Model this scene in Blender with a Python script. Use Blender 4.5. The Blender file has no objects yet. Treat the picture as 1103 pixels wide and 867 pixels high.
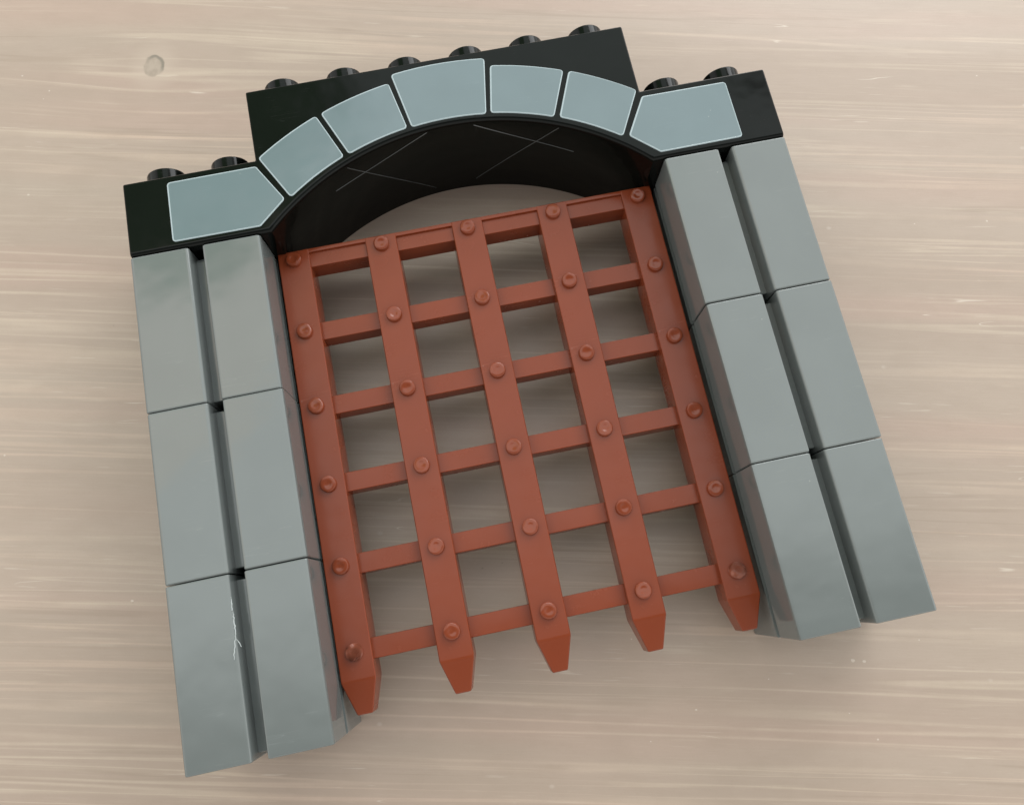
import bpy, bmesh, math, random
from mathutils import Matrix, Vector
random.seed(7)
S = 0.001                                   # everything below is in millimetres
scene = bpy.context.scene
COL = scene.collection

# ------------------------------------------------------------------ helpers
def link(name, me, parent=None):
    o = bpy.data.objects.new(name, me)
    COL.objects.link(o)
    if parent is not None:
        o.parent = parent
    return o

def obj(name, bm, mat, parent=None, smooth=35.0):
    bmesh.ops.recalc_face_normals(bm, faces=bm.faces[:])
    me = bpy.data.meshes.new(name)
    bm.to_mesh(me); bm.free()
    me.transform(Matrix.Scale(S, 4))
    for p in me.polygons:
        p.use_smooth = True
    me.set_sharp_from_angle(angle=math.radians(smooth))
    me.materials.append(mat)
    o = link(name, me, parent)
    wn = o.modifiers.new('weighted_normal', 'WEIGHTED_NORMAL'); wn.weight = 100; wn.keep_sharp = True
    return o

def thing(name, label, cat, loc=(0, 0, 0), group=None):
    o = bpy.data.objects.new(name, None)
    COL.objects.link(o)
    o.empty_display_size = 0.01
    o.location = [c * S for c in loc]
    o['label'] = label; o['category'] = cat
    if group: o['group'] = group
    return o

def prism(bm, pts, a, b, axis='Z'):
    """extrude a 2-D outline between a and b along an axis; returns (verts_a, verts_b)"""
    def P(u, v, w):
        return (u, v, w) if axis == 'Z' else ((u, w, v) if axis == 'Y' else (w, u, v))
    va = [bm.verts.new(P(u, v, a)) for u, v in pts]
    vb = [bm.verts.new(P(u, v, b)) for u, v in pts]
    bm.faces.new(va[::-1]); bm.faces.new(vb)
    n = len(pts)
    for i in range(n):
        bm.faces.new((va[i], va[(i + 1) % n], vb[(i + 1) % n], vb[i]))
    bmesh.ops.recalc_face_normals(bm, faces=bm.faces[:])
    return va, vb

def box(bm, x0, x1, y0, y1, z0, z1):
    return prism(bm, [(x0, y0), (x1, y0), (x1, y1), (x0, y1)], z0, z1)

def bevel(bm, edges, w, seg=3):
    bmesh.ops.bevel(bm, geom=edges, offset=w, offset_type='OFFSET', segments=seg,
                    profile=0.5, affect='EDGES', clamp_overlap=True)

def sharp(bm, ang=30):
    return [e for e in bm.edges if len(e.link_faces) == 2 and e.calc_face_angle(0) > math.radians(ang)]

def rounded(pts, r, seg=6):
    """round the corners of a convex 2-D outline"""
    out = []
    n = len(pts)
    for i in range(n):
        p0, p, p1 = Vector(pts[i - 1]), Vector(pts[i]), Vector(pts[(i + 1) % n])
        d0, d1 = (p0 - p), (p1 - p)
        a = d0.angle(d1)
        if a > math.radians(165):
            out.append(tuple(p)); continue
        t = min(r / math.tan(a / 2), d0.length * .45, d1.length * .45)
        q0, q1 = p + d0.normalized() * t, p + d1.normalized() * t
        for k in range(seg + 1):
            s = k / seg
            q = q0 * (1 - s) ** 2 + p * 2 * s * (1 - s) + q1 * s * s
            out.append(tuple(q))
    return out

# ------------------------------------------------------------------ materials
class N:
    def __init__(self, name):
        self.m = bpy.data.materials.new(name); self.m.use_nodes = True
        self.t = self.m.node_tree; self.t.nodes.clear()
        self.out = self.t.nodes.new('ShaderNodeOutputMaterial')
        self.b = self.t.nodes.new('ShaderNodeBsdfPrincipled')
        self.t.links.new(self.b.outputs[0], self.out.inputs[0])
    def n(self, kind, **kw):
        x = self.t.nodes.new('ShaderNode' + kind)
        for k, v in kw.items():
            if hasattr(x, k) and k not in x.inputs: setattr(x, k, v)
            else: self.put(x, k, v)
        return x
    def put(self, node, k, v):
        s = node.inputs[k]
        if isinstance(v, bpy.types.NodeSocket): self.t.links.new(v, s)
        elif isinstance(v, bpy.types.Node): self.t.links.new(v.outputs[0], s)
        else: s.default_value = v
    def math(self, op, a, b=0.0, c=None, clamp=False):
        x = self.t.nodes.new('ShaderNodeMath'); x.operation = op; x.use_clamp = clamp
        self.put(x, 0, a); self.put(x, 1, b)
        if c is not None: self.put(x, 2, c)
        return x.outputs[0]
    def ramp(self, f, lo, hi, a=0.0, b=1.0, smooth=True):
        x = self.t.nodes.new('ShaderNodeMapRange')
        x.interpolation_type = 'SMOOTHSTEP' if smooth else 'LINEAR'
        for k, v in zip(range(5), (f, lo, hi, a, b)): self.put(x, k, v)
        return x.outputs[0]
    def mix(self, f, a, b, blend='MIX'):
        x = self.t.nodes.new('ShaderNodeMix'); x.data_type = 'RGBA'; x.blend_type = blend
        self.put(x, 0, f); self.put(x, 6, a); self.put(x, 7, b)
        return x.outputs[2]
    def mapping(self, scale, loc=(0, 0, 0), rot=(0, 0, 0), src='Object'):
        tc = self.t.nodes.new('ShaderNodeTexCoord')
        x = self.t.nodes.new('ShaderNodeMapping')
        self.t.links.new(tc.outputs[src], x.inputs[0])
        x.inputs['Scale'].default_value = scale
        x.inputs['Location'].default_value = loc
        x.inputs['Rotation'].default_value = rot
        return x.outputs[0]
    def noise(self, vec, scale=1.0, detail=3.0, rough=.5, dist=0.0):
        x = self.t.nodes.new('ShaderNodeTexNoise')
        self.put(x, 'Vector', vec); x.inputs['Scale'].default_value = scale
        x.inputs['Detail'].default_value = detail; x.inputs['Roughness'].default_value = rough
        x.inputs['Distortion'].default_value = dist
        return x.outputs[0]
    def bump(self, h, strength, dist):
        x = self.t.nodes.new('ShaderNodeBump')
        x.inputs['Strength'].default_value = strength; x.inputs['Distance'].default_value = dist
        self.put(x, 'Height', h)
        return x.outputs[0]

def plastic(name, col, rough, var=.05, scratch=.5, dust=.5, wob=.02, ior=1.5):
    """moulded ABS: faint colour drift, worn gloss, hair scratches, specks of dust"""
    k = N(name)
    v = k.mapping((1, 1, 1))
    big = k.noise(v, 60, 3)
    c0 = (*[c * (1 - var) for c in col], 1); c1 = (*[min(1, c * (1 + var)) for c in col], 1)
    c = k.mix(k.ramp(big, .3, .7), c0, c1)
    # scratches: narrow ridges of noise stretched along two directions
    sc = None
    for rot, sl in ((.6, 900), (-.9, 1100), (1.45, 1000)):
        s = k.noise(k.mapping((40, sl, 60), rot=(0, 0, rot)), 1, 1, .4)
        s = k.math('SUBTRACT', 1, k.ramp(k.math('ABSOLUTE', k.math('SUBTRACT', s, .5)), 0.0, .010))
        gate = k.ramp(k.noise(k.mapping((1, 1, 1), loc=(rot, sl, 0)), 130, 2), .60, .72)
        s = k.math('MULTIPLY', s, gate)
        sc = s if sc is None else k.math('MAXIMUM', sc, s)
    sp = k.t.nodes.new('ShaderNodeTexVoronoi'); k.put(sp, 'Vector', v); sp.inputs['Scale'].default_value = 300
    spk = k.math('SUBTRACT', 1, k.ramp(sp.outputs['Distance'], .03, .075))
    spk = k.math('MULTIPLY', spk, k.ramp(k.noise(v, 140, 2), .58, .66))
    light = (*[min(1, c_ * 1.6 + .06) for c_ in col], 1)
    c = k.mix(k.math('MULTIPLY', sc, .35 * scratch), c, light)
    c = k.mix(k.math('MULTIPLY', spk, dust), c, (.5, .48, .44, 1))
    k.put(k.b, 'Base Color', c)
    sm = k.noise(v, 150, 4, .6)
    r = k.ramp(sm, .3, .75, rough * .8, rough * 1.35)
    r = k.math('ADD', r, k.math('MULTIPLY', sc, .25 * scratch))
    k.put(k.b, 'Roughness', r)
    k.b.inputs['IOR'].default_value = ior
    h = k.math('ADD', k.math('MULTIPLY', k.noise(v, 90, 2), 1.0), k.math('MULTIPLY', sc, -.03 * scratch))
    k.put(k.b, 'Normal', k.bump(h, 1.0, wob * .01))
    return k.m

M_BLACK = plastic('black_plastic', (.0028, .0036, .0030), .10, .1, .35, .05, .02, 1.24)
M_EDGE_HIGHLIGHT = plastic('painted_edge_highlight_plastic', (.31, .375, .395), .18, .03, .1, .0, .01)  # lighter panel colour, stands in for the highlight along the panel edges
M_STONE = plastic('grey_brick_plastic', (.118, .131, .128), .085, .03, .45, .3, .012, 1.58)
M_PANEL = plastic('pale_blue_stone_plastic', (.120, .160, .172), .13, .03, .25, .15, .015)
M_BROWN = plastic('rust_brown_plastic', (.168, .0335, .0125), .22, .03, .3, .5, .012, 1.33)
M_RIVET = plastic('rust_brown_rivet_plastic', (.178, .037, .0145), .16, .03, .6, .5, .30, 1.38)
M_WORN = plastic('rust_brown_scuffed_plastic', (.225, .062, .034), .26, .2, 1.0, 1.0, 2.2, 1.42)
M_LINE = plastic('black_mould_line_plastic', (.06, .063, .062), .2, .1, .2, .1, .02)
M_BURR = plastic('white_scuffed_plastic', (.36, .39, .39), .4, .1, .2, .1, .02)

# ------------------------------------------------------------------ table
GRAIN = math.radians(-13.3)
WOOD_A = (.318, .246, .196, 1)
WOOD_B = (.345, .274, .221, 1)
WOOD_PINK = (.362, .260, .210, 1)
WOOD_GREY = (.304, .252, .204, 1)
WOOD_PALE = (.480, .398, .310, 1)
WOOD_PEACH = (.490, .365, .284, 1)
WOOD_DARK = (.235, .178, .133, 1)
def wood():
    k = N('limed_pine')
    tc = k.n('TexCoord')
    sep = k.n('SeparateXYZ'); k.put(sep, 0, tc.outputs['Object'])
    X, Y = sep.outputs[0], sep.outputs[1]
    # the grain swings round the knot
    KX, KY = KNOT
    dx = k.math('MULTIPLY', k.math('SUBTRACT', X, KX), 28)
    dy = k.math('MULTIPLY', k.math('SUBTRACT', Y, KY), 75)
    fall = k.math('DIVIDE', 1, k.math('ADD', 1, k.math('ADD', k.math('MULTIPLY', dx, dx), k.math('MULTIPLY', dy, dy))))
    push = k.math('MULTIPLY', k.math('MULTIPLY', dy, fall), -.006)
    wav = k.noise(k.mapping((7, 20, 1)), 1, 2)
    Yd = k.math('ADD', k.math('ADD', Y, push), k.math('MULTIPLY', k.math('SUBTRACT', wav, .5), .0020))
    def streak(fx, fy, det, off, rough=.55):
        c = k.n('CombineXYZ'); k.put(c, 0, k.math('MULTIPLY', X, fx)); k.put(c, 1, k.math('MULTIPLY', Yd, fy)); c.inputs[2].default_value = off
        return k.noise(c.outputs[0], 1, det, rough)
    def hairline(n, w, at=.5):
        """thin crest along a contour of a noise: a crisp line of uneven spacing"""
        return k.ramp(k.math('ABSOLUTE', k.math('SUBTRACT', n, at)), w, 0)
    broad = streak(3.0, 42, 2, 1.3)
    rings = streak(2.6, 120, 2, 4.1)
    fine = streak(26, 620, 4, 7.7, .65)
    fibre = streak(170, 2300, 3, 2.2, .65)
    grit = k.noise(k.mapping((1500, 2600, 1)), 1, 2)
    base = k.mix(k.ramp(broad, .30, .70), WOOD_A, WOOD_B)
    tint = streak(5, 55, 2, 21)
    base = k.mix(k.ramp(tint, .48, .72, 0, .6), base, WOOD_PINK)
    grey = streak(4, 40, 2, 31)
    base = k.mix(k.ramp(grey, .52, .75, 0, .5), base, WOOD_GREY)
    # pale early-wood lines, broken up along their length
    brk = k.ramp(streak(16, 60, 3, 15.0), .34, .64, .2, 1)
    l1 = k.math('MULTIPLY', hairline(rings, .034), brk)
    lc = k.mix(k.ramp(streak(6, 30, 2, 52), .42, .58), WOOD_PALE, WOOD_PEACH)
    c = k.mix(k.math('MULTIPLY', l1, .42), base, lc)
    l2 = k.math('MULTIPLY', hairline(streak(3, 210, 2, 44), .024), k.ramp(streak(9, 70, 2, 16.0), .40, .66))
    c = k.mix(k.math('MULTIPLY', l2, .40), c, lc)
    l3 = k.math('MULTIPLY', hairline(streak(3.4, 160, 2, 61), .022), k.ramp(streak(14, 70, 2, 18.0), .52, .66))
    c = k.mix(k.math('MULTIPLY', l3, .34), c, WOOD_DARK)
    l4 = k.math('MULTIPLY', hairline(streak(5, 380, 2, 83), .022), k.ramp(streak(40, 160, 2, 19.0), .50, .66))
    c = k.mix(k.math('MULTIPLY', l4, .24), c, WOOD_PALE)
    mott = k.noise(k.mapping((90, 240, 1)), 1, 3, .6)
    c = k.mix(k.ramp(mott, .40, .70, 0, .12), c, WOOD_DARK)
    c = k.mix(k.ramp(fine, .52, .74, 0, .07), c, WOOD_PALE)
    c = k.mix(k.ramp(fibre, .54, .76, 0, .09), c, WOOD_PALE)
    c = k.mix(k.ramp(fibre, .46, .24, 0, .09), c, WOOD_DARK)
    c = k.mix(k.ramp(grit, .5, .8, 0, .12), c, WOOD_DARK)
    # bright lime-filled pores
    pore = k.math('MULTIPLY', k.ramp(streak(70, 1100, 2, 9.4), .68, .75), k.ramp(streak(8, 60, 2, 12.0), .45, .6))
    c = k.mix(k.math('MULTIPLY', pore, .16), c, (.72, .65, .55, 1))
    # knot
    wob = k.noise(k.mapping((300, 300, 1)), 1, 2)
    kx = k.math('MULTIPLY', k.math('SUBTRACT', X, KX), 1 / .0029)
    ky = k.math('MULTIPLY', k.math('SUBTRACT', Y, KY), 1 / .0036)
    rr = k.math('ADD', k.math('SQRT', k.math('ADD', k.math('MULTIPLY', kx, kx), k.math('MULTIPLY', ky, ky))),
                k.math('MULTIPLY', k.math('SUBTRACT', wob, .5), .45))
    halo = k.ramp(rr, 3.2, 1.0, 0, .45)
    c = k.mix(halo, c, (.40, .325, .26, 1))
    heart = k.ramp(rr, 1.05, .85)
    kcol = k.mix(k.ramp(k.noise(k.mapping((420, 260, 1)), 1, 3), .35, .65), (.262, .212, .165, 1), (.322, .264, .210, 1))
    c = k.mix(k.math('MULTIPLY', heart, .9), c, kcol)
    ring = k.math('MULTIPLY', k.ramp(rr, .62, .90), k.ramp(rr, 1.16, .98))
    side = k.ramp(k.math('ADD', k.math('MULTIPLY', kx, .7), ky), -.2, .8)
    c = k.mix(k.math('MULTIPLY', k.math('MULTIPLY', ring, side), .8), c, (.15, .13, .10, 1))
    # dings: small pale marks with a dark lip, and pinpoint specks
    for (px, py, r, d) in DINGS:
        ax = k.math('MULTIPLY', k.math('SUBTRACT', X, px), 1 / r)
        ay = k.math('MULTIPLY', k.math('SUBTRACT', Y, py), 1 / (r * .8))
        q = k.math('ADD', k.math('SQRT', k.math('ADD', k.math('MULTIPLY', ax, ax), k.math('MULTIPLY', ay, ay))),
                   k.math('MULTIPLY', k.math('SUBTRACT', k.noise(k.mapping((900, 900, 1), loc=(px * 99, 0, 0)), 1, 2), .5), 1.6))
        c = k.mix(k.ramp(q, 1.0, .5, 0, .34), c, (.12, .10, .08, 1) if d else (.70, .64, .56, 1))
    v = k.n('TexVoronoi'); k.put(v, 'Vector', k.mapping((1, 1.4, 1))); v.inputs['Scale'].default_value = 85
    spk = k.math('MULTIPLY', k.ramp(v.outputs['Distance'], .085, .03), k.ramp(k.noise(k.mapping((1, 1, 1)), 45, 2), .52, .60))
    c = k.mix(k.math('MULTIPLY', spk, .12), c, (.74, .68, .60, 1))
    # a few pale hair scratches that cross the grain
    scr = k.noise(k.mapping((18, 300, 1), rot=(0, 0, -.75)), 1, 1, .4)
    scr = k.ramp(k.math('ABSOLUTE', k.math('SUBTRACT', scr, .5)), .006, 0)
    scr = k.math('MULTIPLY', scr, k.ramp(k.noise(k.mapping((1, 1, 1), loc=(5, 2, 0)), 38, 2), .62, .68))
    c = k.mix(k.math('MULTIPLY', scr, .4), c, (.72, .66, .57, 1))
    k.put(k.b, 'Base Color', c)
    k.put(k.b, 'Roughness', k.ramp(broad, .3, .7, .50, .42))
    h = k.math('ADD', k.math('MULTIPLY', rings, .5), k.math('ADD', k.math('MULTIPLY', fine, .5), k.math('MULTIPLY', fibre, .4)))
    h = k.math('SUBTRACT', h, k.math('MULTIPLY', k.math('MULTIPLY', ring, side), .6))
    k.put(k.b, 'Normal', k.bump(h, .35, .00012))
    return k.m

def to_table(x, y):
    """a point of the toy's plan (mm) in the table's own axes (m)"""
    c, s = math.cos(-GRAIN), math.sin(-GRAIN)
    return ((x * c - y * s) * S, (x * s + y * c) * S)
KNOT = to_table(-.3, 191.6)
DINGS = [(*to_table(x, y), r * S * .62, bool(d)) for x, y, r, d in
         [(151.6, -10.9, 0.9, 0), (154.3, -11.7, 0.7, 0), (99.1, 5.3, 0.4, 0), (110.6, -14.0, 0.45, 0), (98.0, -18.7, 0.4, 0), (147.0, -22.5, 0.45, 0), (152.0, -29.6, 0.55, 0), (129.9, -10.8, 0.4, 0), (169.2, -9.6, 0.35, 0), (-38.1, 196.1, 0.5, 0), (-30.8, 189.5, 0.45, 0), (-32.6, 187.1, 0.4, 0), (-49.8, 83.4, 0.6, 0), (-38.8, 157.1, 0.6, 0), (204.3, 98.2, 0.4, 0), (224.7, 94.9, 0.7, 0), (237.8, 140.1, 0.5, 0), (-21.0, 39.8, 0.7, 0), (-19.0, 113.3, 0.35, 1), (-20.8, 39.3, 0.3, 1), (66.3, 29.7, 0.6, 1), (71.4, 30.0, 0.4, 1)]]
bm = bmesh.new()
box(bm, -900, 900, -600, 600, -24, 0)
bevel(bm, sharp(bm), 2.0)
table = obj('table_top', bm, wood())
table.rotation_euler = (0, 0, GRAIN)
table['kind'] = 'structure'

# ------------------------------------------------------------------ the arch
DEPTH, FOOT, STEP, TOP = 32.0, 115.2, 134.4, 153.6
CX, CY, RAD = 80.0, 69.3, 65.5
arch = thing('castle_arch', 'glossy black studded castle arch with seven pale blue stone blocks across its front', 'toy arch', (80, 134, 0))
A0 = (-80, -134, 0)
a0 = math.asin((FOOT - CY) / RAD)
arc = [(CX + RAD * math.cos(a), CY + RAD * math.sin(a)) for a in
       [a0 + (math.pi - 2 * a0) * i / 64 for i in range(65)]]
outline = [(0, FOOT)] + arc[::-1] + [(160, FOOT), (160, STEP), (128, STEP), (128, TOP), (32, TOP), (32, STEP), (0, STEP)]
bm = bmesh.new()
prism(bm, outline, 0, DEPTH)
low = []
for e in bm.edges:
    m = (e.verts[0].co + e.verts[1].co) / 2
    if abs(e.verts[0].co.z - DEPTH) < 1e-4 and abs(e.verts[1].co.z - DEPTH) < 1e-4:
        onarc = all(abs(math.hypot(v.co.x - CX, v.co.y - CY) - RAD) < .01 for v in e.verts)
        if onarc or (abs(m.y - FOOT) < 1e-3):
            low.append(e)
bevel(bm, low, 1.15, 4)
rest = [e for e in sharp(bm, 40) if not all(abs(math.hypot(v.co.x - CX, v.co.y - CY) - RAD) < 1.6 for v in e.verts)]
bevel(bm, rest, .45, 3)
bmesh.ops.translate(bm, verts=bm.verts[:], vec=A0)
body = obj('arch_body', bm, M_BLACK, arch, 28)

def stud_mesh():
    bm = bmesh.new()
    prof = [(4.7, -.3), (4.7, 4.4), (4.58, 4.68), (4.3, 4.8), (3.55, 4.8), (3.35, 4.65), (3.3, 4.4), (3.3, .6)]
    n = 48
    rows = [[bm.verts.new((r * math.cos(2 * math.pi * i / n), y, r * math.sin(2 * math.pi * i / n))) for i in range(n)] for r, y in prof]
    for a, b in zip(rows, rows[1:]):
        for i in range(n):
            bm.faces.new((a[i], a[(i + 1) % n], b[(i + 1) % n], b[i]))
    bm.faces.new(rows[-1]); bm.faces.new(rows[0][::-1])
    return bm
first = None
for i in range(10):
    x = 8 + 16 * i
    y = TOP if 32 < x < 128 else STEP
    if first is None:
        first = o = obj('stud', stud_mesh(), M_BLACK, arch)
    else:
        o = first.copy(); COL.objects.link(o); o.parent = arch
    o.location = ((x - 80) * S, (y - 134) * S, 24 * S)

def ring(r, x):
    return (x, CY + math.sqrt(r * r - (x - CX) ** 2))
def voussoir(xa, xb, xc, xd, ro, ri, n=7):
    """outline from top-left xa to top-right xb along ro, then bottom xc to xd along ri"""
    t = [ring(ro, xa + (xb - xa) * i / n) for i in range(n + 1)]
    b = [ring(ri, xc + (xd - xc) * i / n) for i in range(n + 1)]
    return t + b
mir = lambda P: [(160 - x, y) for x, y in P][::-1]
P1 = [(10.5, 132.6), (31.9, 132.7), (37.6, 122.8), (31.0, 116.9), (10.3, 117.0)]
P2 = voussoir(32.8, 48.1, 53.2, 39.1, 80.7, 67.4)
P3 = voussoir(49.4, 67.1, 69.6, 54.5, 80.6, 67.2)
P4 = voussoir(68.1, 91.9, 89.3, 70.7, 82.7, 67.0)
for P in (P1, P2, P3, P4, mir(P3), mir(P2), mir(P1)):
    bm = bmesh.new()
    prism(bm, rounded([(x + A0[0], y + A0[1]) for x, y in P], .95), DEPTH - .3, DEPTH + .22)
    top = [e for e in bm.edges if all(v.co.z > DEPTH for v in e.verts)]
    bevel(bm, top, .27, 4)
    pan = obj('stone_panel', bm, M_PANEL, arch, 25)
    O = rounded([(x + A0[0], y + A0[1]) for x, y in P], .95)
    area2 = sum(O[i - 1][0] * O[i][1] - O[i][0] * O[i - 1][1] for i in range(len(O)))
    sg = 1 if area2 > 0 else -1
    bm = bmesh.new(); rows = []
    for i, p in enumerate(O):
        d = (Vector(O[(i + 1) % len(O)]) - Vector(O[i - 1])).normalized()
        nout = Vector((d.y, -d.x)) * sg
        wd = .10 + .20 * max(0, nout.dot(Vector((-.8, .6)))) + .06 * max(0, nout.dot(Vector((.3, -.95))))  # painted highlight strip: widest on edges facing upper left
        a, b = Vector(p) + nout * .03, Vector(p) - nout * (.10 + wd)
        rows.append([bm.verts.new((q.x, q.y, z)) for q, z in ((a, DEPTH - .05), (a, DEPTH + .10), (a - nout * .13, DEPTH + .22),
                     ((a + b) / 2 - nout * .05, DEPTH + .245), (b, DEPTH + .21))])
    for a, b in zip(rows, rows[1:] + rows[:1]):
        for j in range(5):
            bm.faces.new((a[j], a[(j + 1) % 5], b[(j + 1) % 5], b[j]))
    obj('edge_highlight_strip', bm, M_EDGE_HIGHLIGHT, pan, 40)

# raised mould lines that cross on the soffit
def on_soffit(x, z):
    y = CY + math.sqrt((RAD - .03) ** 2 - (x - CX) ** 2)
    return Vector((x, y, z)) + Vector(A0)
def soffit_line(a, m, b, w=.13):
    def at(t):
        c = [m[i] * 2 - (a[i] + b[i]) / 2 for i in (0, 1)]
        return [a[i] * (1 - t) ** 2 + 2 * c[i] * t * (1 - t) + b[i] * t * t for i in (0, 1)]
    bm = bmesh.new()
    n = 24; prev = None
    for i in range(n + 1):
        s = i / n
        p = on_soffit(*at(s))
        nrm = (Vector((CX + A0[0], CY + A0[1], 0)) - Vector((p.x, p.y, 0))).normalized()
        q = on_soffit(*at(s + .01))
        side = (q - p).cross(nrm).normalized()
        row = [bm.verts.new(p + side * w * a + nrm * b) for a, b in ((-1, -.06), (-.5, .09), (.5, .09), (1, -.06))]
        if prev:
            for j in range(3):
                bm.faces.new((prev[j], prev[j + 1], row[j + 1], row[j]))
            bm.faces.new((prev[3], prev[0], row[0], row[3]))
        else:
            bm.faces.new(row)
        prev = row
    bm.faces.new(prev[::-1])
    obj('mould_line', bm, M_LINE, arch)
soffit_line((53.3, 30.2), (62.5, 16.7), (74.2, 3.2))
soffit_line((74.1, 30.5), (61.3, 25.1), (49.0, 24.1))
soffit_line((85.8, 30.1), (97.7, 24.1), (110.4, 21.5))
soffit_line((106.3, 30.5), (96.9, 17.2), (85.6, 4.2))

# ------------------------------------------------------------------ pillar bricks
PITCH, WID, GAP = 38.4, 30.6, .16
def outer_half():
    bm = bmesh.new()
    prism(bm, rounded([(0, 0), (13.72, 0), (13.72, 32), (0, 32)], .8, 4), 0, PITCH - GAP, 'Y')
    bevel(bm, [e for e in sharp(bm, 60)], .38, 3)
    return bm
def inner_half():
    bm = bmesh.new()
    pts = [(16.78, 0), (WID, 0), (WID, 17.4), (27.6, 17.4), (27.6, 19.4), (WID, 19.4),
           (WID, 31.2), (WID - .24, 31.76), (WID - .8, 32), (17.55, 32), (17.02, 31.76), (16.78, 31.2)]
    prism(bm, pts, 0, PITCH - GAP, 'Y')
    bevel(bm, [e for e in sharp(bm, 60) if not all(v.co.x > 27 and 17 < v.co.z < 20 for v in e.verts)], .36, 3)
    return bm
def web():
    bm = bmesh.new()
    box(bm, 13.2, 17.3, 1.1, PITCH - 1.3, 4, 27.0)
    bevel(bm, sharp(bm), .3, 2)
    return bm
def flip(bm):
    for v in bm.verts: v.co.x = -v.co.x
    bmesh.ops.reverse_faces(bm, faces=bm.faces[:])
    return bm
GROUP = 'grey pillar bricks'
proto = {}
for side in (0, 1):
    t = thing('pillar_brick', '', 'toy brick', group=GROUP)
    for nm, fn in (('stone_face', outer_half), ('stone_face', inner_half), ('groove_web', web)):
        b = fn()
        obj(nm, flip(b) if side else b, M_STONE, t)
    proto[side] = t
def copy_tree(o):
    c = o.copy(); COL.objects.link(c)
    for ch in o.children:
        d = ch.copy(); COL.objects.link(d); d.parent = c
    return c
LAB = {(0, 2): 'grey grooved brick atop the left pillar, touching the left foot of the black arch',
       (0, 1): 'clean grey grooved brick in the middle of the left pillar',
       (0, 0): 'grey grooved brick ending the left pillar, nicked white along its groove',
       (1, 2): 'grey grooved brick atop the right pillar, touching the right foot of the black arch',
       (1, 1): 'clean grey grooved brick in the middle of the right pillar',
       (1, 0): 'grey grooved brick ending the right pillar, beside the rightmost gate spike'}
bricks = {}
for side in (0, 1):
    for row in (0, 1, 2):
        t = proto[side] if row == 0 else copy_tree(proto[side])
        jx, jz = ((0, 0), (.10, .05), (-.08, .0))[row]
        t.location = ((160 if side else 0) * S + jx * S, row * PITCH * S, jz * S)
        t.rotation_euler = (0, 0, math.radians((.0, .06, -.05)[row]))
        bricks[side, row] = t
for key, t in bricks.items():
    t['label'] = LAB[key]

# frayed nick on the groove edge of one brick
bm = bmesh.new()
def wisp(pts, w):
    prev = None
    n = len(pts)
    for i, p in enumerate(pts):
        p = Vector(p); q = Vector(pts[min(i + 1, n - 1)]); r0 = Vector(pts[max(i - 1, 0)])
        d = (q - r0).normalized(); sd = d.cross(Vector((0, 0, 1))).normalized()
        ww = w * (.35 + .65 * math.sin(math.pi * (i + .4) / (n + .2)) ** .7) * random.uniform(.6, 1.25)
        row = [bm.verts.new(p + sd * ww), bm.verts.new(p + Vector((0, 0, ww * .9))), bm.verts.new(p - sd * ww), bm.verts.new(p - Vector((0, 0, ww * .5)))]
        if prev:
            for j in range(4):
                bm.faces.new((prev[j], prev[(j + 1) % 4], row[(j + 1) % 4], row[j]))
        else: bm.faces.new(row)
        prev = row
    bm.faces.new(prev[::-1])
def jag(x0, y0, x1, y1, n, amp, z0=31.75, z1=31.9):
    return [(x0 + (x1 - x0) * i / n + random.uniform(-amp, amp), y0 + (y1 - y0) * i / n, z0 + (z1 - z0) * i / n) for i in range(n + 1)]
wisp(jag(13.55, 33.4, 13.5, 30.6, 8, .09), .13)
wisp(jag(13.55, 30.4, 13.6, 25.6, 14, .13), .16)
wisp(jag(13.6, 25.8, 12.7, 20.6, 10, .12, 31.9, 32.2), .11)
wisp(jag(13.7, 24.6, 14.7, 22.9, 6, .08, 32.0, 32.6), .10)
obj('burr', bm, M_BURR, bricks[0, 0])

# ------------------------------------------------------------------ portcullis
GX, PX = 79.5, 22.26
GY, PY = 64.8, 19.28
ZT, ZB = 19.0, 11.4                          # top and back of the upright bars
CT = 17.1                                    # front of the cross bars
gate = thing('portcullis', 'rust brown lattice portcullis gate with five spiked riveted bars, held between the grey pillars', 'toy gate', (GX, GY, 0))
gate.rotation_euler = (0, 0, math.radians(-.13))
HW = 3.95
YT, YS, YE = 115.5 - GY, 10.5 - GY, 3.0 - GY
def bar(k):
    bm = bmesh.new()
    t = .22                                   # slight draft
    sec = [(YT, HW, ZT, ZB), (YS, HW, ZT, ZB), (YE, 1.75, ZT - 2.0, ZB)]
    rows = []
    for y, w, zt, zb in sec:
        rows.append([bm.verts.new(c) for c in ((-w - t, y, zb), (w + t, y, zb), (w, y, zt), (-w, y, zt))])
    for a, b in zip(rows, rows[1:]):
        for i in range(4):
            bm.faces.new((a[i], a[(i + 1) % 4], b[(i + 1) % 4], b[i]))
    bm.faces.new(rows[0][::-1]); bm.faces.new(rows[-1])
    bmesh.ops.recalc_face_normals(bm, faces=bm.faces[:])
    bevel(bm, sharp(bm, 12), .32, 3)
    return bm
def rivet(worn):
    bm = bmesh.new()
    prof = [(1.97, -.3), (1.93, .80), (1.86, .95), (1.72, 1.06), (1.5, 1.12), (1.2, 1.14), (.95, 1.13), (.75, 1.07), (.45, 1.02), (.2, 1.01)]
    n = 32
    rows = []
    for r, z in prof:
        rows.append([bm.verts.new((r * math.cos(2 * math.pi * i / n), r * math.sin(2 * math.pi * i / n),
                                   z + (random.uniform(-.03, .03) if worn and z > .6 else 0))) for i in range(n)])
    for a, b in zip(rows, rows[1:]):
        for i in range(n):
            bm.faces.new((a[i], a[(i + 1) % n], b[(i + 1) % n], b[i]))
    bm.faces.new(rows[-1]); bm.faces.new(rows[0][::-1])
    return bm
RV = obj('rivet', rivet(False), M_RIVET)
RV_W = obj('rivet', rivet(True), M_WORN)
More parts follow.
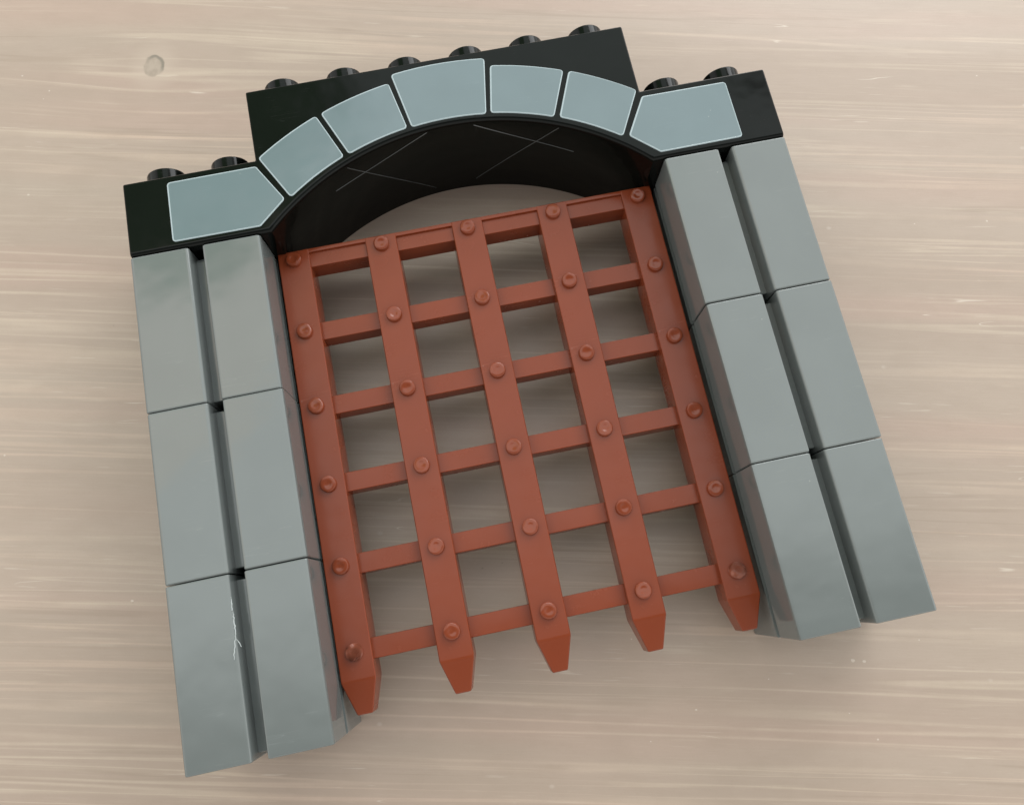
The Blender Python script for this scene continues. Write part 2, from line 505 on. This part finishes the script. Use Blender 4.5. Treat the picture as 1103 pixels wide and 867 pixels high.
used = {0: False, 1: False}
for k in range(5):
    b = obj('bar', bar(k), M_BROWN, gate, 20)
    b.location = ((k - 2) * PX * S, 0, 0)
    for j in range(6):
        worn = (k, j) in ((0, 5), (4, 5))
        src = RV_W if worn else RV
        if not used[worn]: r = src; used[worn] = True
        else:
            r = src.copy(); COL.objects.link(r)
        r.parent = b
        r.location = (random.uniform(-.05, .05) * S, (2.5 - j) * PY * S, ZT * S)
        r.rotation_euler = (0, 0, random.uniform(0, 6.28))
        if worn: r['label'] = 'scuffed rivet head'
for j in range(6):
    bm = bmesh.new()
    y = (2.5 - j) * PY
    box(bm, -2 * PX - 1, 2 * PX + 1, y - 2.33, min(y + 2.33, YT - .05), ZB + .25, CT if j else 18.2)
    bevel(bm, sharp(bm), .2, 2)
    if j == 0:
        for k in range(4):
            x0, x1 = (k - 2) * PX + HW - .4, (k - 1) * PX - HW + .4
            bm2 = bmesh.new()
            box(bm2, x0, x1, YT - 1.05, YT - .02, CT - 1, ZT - .12)
            bevel(bm2, sharp(bm2), .18, 2)
            me = bpy.data.meshes.new('tmp'); bm2.to_mesh(me); bm2.free(); bm.from_mesh(me); bpy.data.meshes.remove(me)
    obj('top_rail' if j == 0 else 'cross_bar', bm, M_BROWN, gate)

# ------------------------------------------------------------------ camera
R = ((0.97880126, -0.20465804, 0.0079485), (-0.19691988, -0.95104372, -0.23819823), (0.05630856, 0.23158351, -0.97118403))
cw = (70.35327873, 20.803002, 208.12510182)
rx, dn, fw = (Vector(r) for r in R)
up, bk = -dn, -fw
cam = bpy.data.cameras.new('camera')
co = bpy.data.objects.new('camera', cam); COL.objects.link(co)
m = Matrix(((rx.x, up.x, bk.x, cw[0] * S), (rx.y, up.y, bk.y, cw[1] * S), (rx.z, up.z, bk.z, cw[2] * S), (0, 0, 0, 1)))
co.matrix_world = m
cam.sensor_width = 36; cam.lens = 868.39 / 1103 * 36
cam.clip_start = .005; cam.clip_end = 50
scene.camera = co

# ------------------------------------------------------------------ light
def area(name, loc, target, sx, sy, power, col):
    l = bpy.data.lights.new(name, 'AREA'); l.shape = 'RECTANGLE'; l.size = sx; l.size_y = sy
    l.energy = power; l.color = col
    o = bpy.data.objects.new(name, l); COL.objects.link(o)
    o.location = loc
    o.rotation_euler = (Vector(target) - Vector(loc)).to_track_quat('-Z', 'Y').to_euler()
    return o
area('window_light', (.62, .80, .50), (.08, .10, 0), .60, .40, 5.0, (.97, .985, 1.0))

w = bpy.data.worlds.new('World'); scene.world = w; w.use_nodes = True
nt = w.node_tree; nt.nodes.clear()
out = nt.nodes.new('ShaderNodeOutputWorld'); bg = nt.nodes.new('ShaderNodeBackground')
nt.links.new(bg.outputs[0], out.inputs[0])
tc = nt.nodes.new('ShaderNodeTexCoord')
def blob(vec, lo, hi, src=None):
    """soft patch of the room around a direction: 0 outside, 1 at its middle"""
    d = nt.nodes.new('ShaderNodeVectorMath'); d.operation = 'DOT_PRODUCT'
    nt.links.new(src or tc.outputs['Generated'], d.inputs[0]); d.inputs[1].default_value = Vector(vec).normalized()
    m = nt.nodes.new('ShaderNodeMapRange'); m.interpolation_type = 'SMOOTHSTEP'
    nt.links.new(d.outputs['Value'], m.inputs[0])
    for i, v in zip((1, 2, 3, 4), (lo, hi, 0, 1)): m.inputs[i].default_value = v
    return m.outputs[0]
def mixc(f, a, b, mode='MIX'):
    m = nt.nodes.new('ShaderNodeMix'); m.data_type = 'RGBA'; m.blend_type = mode
    for i, v in ((0, f), (6, a), (7, b)):
        if isinstance(v, bpy.types.NodeSocket): nt.links.new(v, m.inputs[i])
        else: m.inputs[i].default_value = v
    return m.outputs[2]
# pale room: brighter towards the windows at the upper right, a dim corner at the upper left,
# and the shape of whoever leans over the table to take the picture
c = mixc(blob((.55, .62, .56), -.9, 1.0), (.76, .745, .71, 1), (1.42, 1.43, 1.40, 1))
c = mixc(blob((0, .02, 1), .45, .93), c, (.14, .14, .14, 1))
warp = nt.nodes.new('ShaderNodeTexNoise'); warp.inputs['Scale'].default_value = 3.0; warp.inputs['Detail'].default_value = 3
nt.links.new(tc.outputs['Generated'], warp.inputs['Vector'])
wv = nt.nodes.new('ShaderNodeVectorMath'); wv.operation = 'MULTIPLY_ADD'
nt.links.new(warp.outputs['Color'], wv.inputs[0]); wv.inputs[1].default_value = (.03, .03, .03); 
nt.links.new(tc.outputs['Generated'], wv.inputs[2])
wsub = nt.nodes.new('ShaderNodeVectorMath'); wsub.operation = 'SUBTRACT'
nt.links.new(wv.outputs[0], wsub.inputs[0]); wsub.inputs[1].default_value = (.015, .015, .015)
wn = nt.nodes.new('ShaderNodeVectorMath'); wn.operation = 'NORMALIZE'; nt.links.new(wsub.outputs[0], wn.inputs[0])
W = wn.outputs[0]
def fac(op, a, b):
    m = nt.nodes.new('ShaderNodeMath'); m.operation = op
    for i, v in enumerate((a, b)):
        if isinstance(v, bpy.types.NodeSocket): nt.links.new(v, m.inputs[i])
        else: m.inputs[i].default_value = v
    return m.outputs[0]
# a white ceiling lit by the window stretches overhead; it stops at a darker view beyond the
# window and, on the near side, at whoever leans over to take the picture
ceil = fac('MULTIPLY', blob((0, 1, 0), -.13, .07, W), fac('SUBTRACT', 1, blob((0, .85, -.527), -.015, .02, W)))
ceil = fac('MULTIPLY', ceil, blob((0, 0, 1), .55, .78))
tone = mixc(blob((-.42, .76, -.30), .02, .05, W), (1.40, 1.49, 1.48, 1), (1.62, 1.52, 1.34, 1))
c = mixc(ceil, c, tone)
c = mixc(blob((-.27, .60, .75), .968, .985, W), c, (.30, .46, .28, 1))     # plant
c = mixc(blob((.16, .58, .80), .965, .985, W), c, (1.25, 1.38, 1.34, 1))
nt.links.new(c, bg.inputs[0]); bg.inputs[1].default_value = 1.56

scene.view_settings.view_transform = 'Standard'
scene.view_settings.look = 'None'
scene.view_settings.exposure = 0
scene.view_settings.gamma = 1
scene.cycles.use_denoising = True
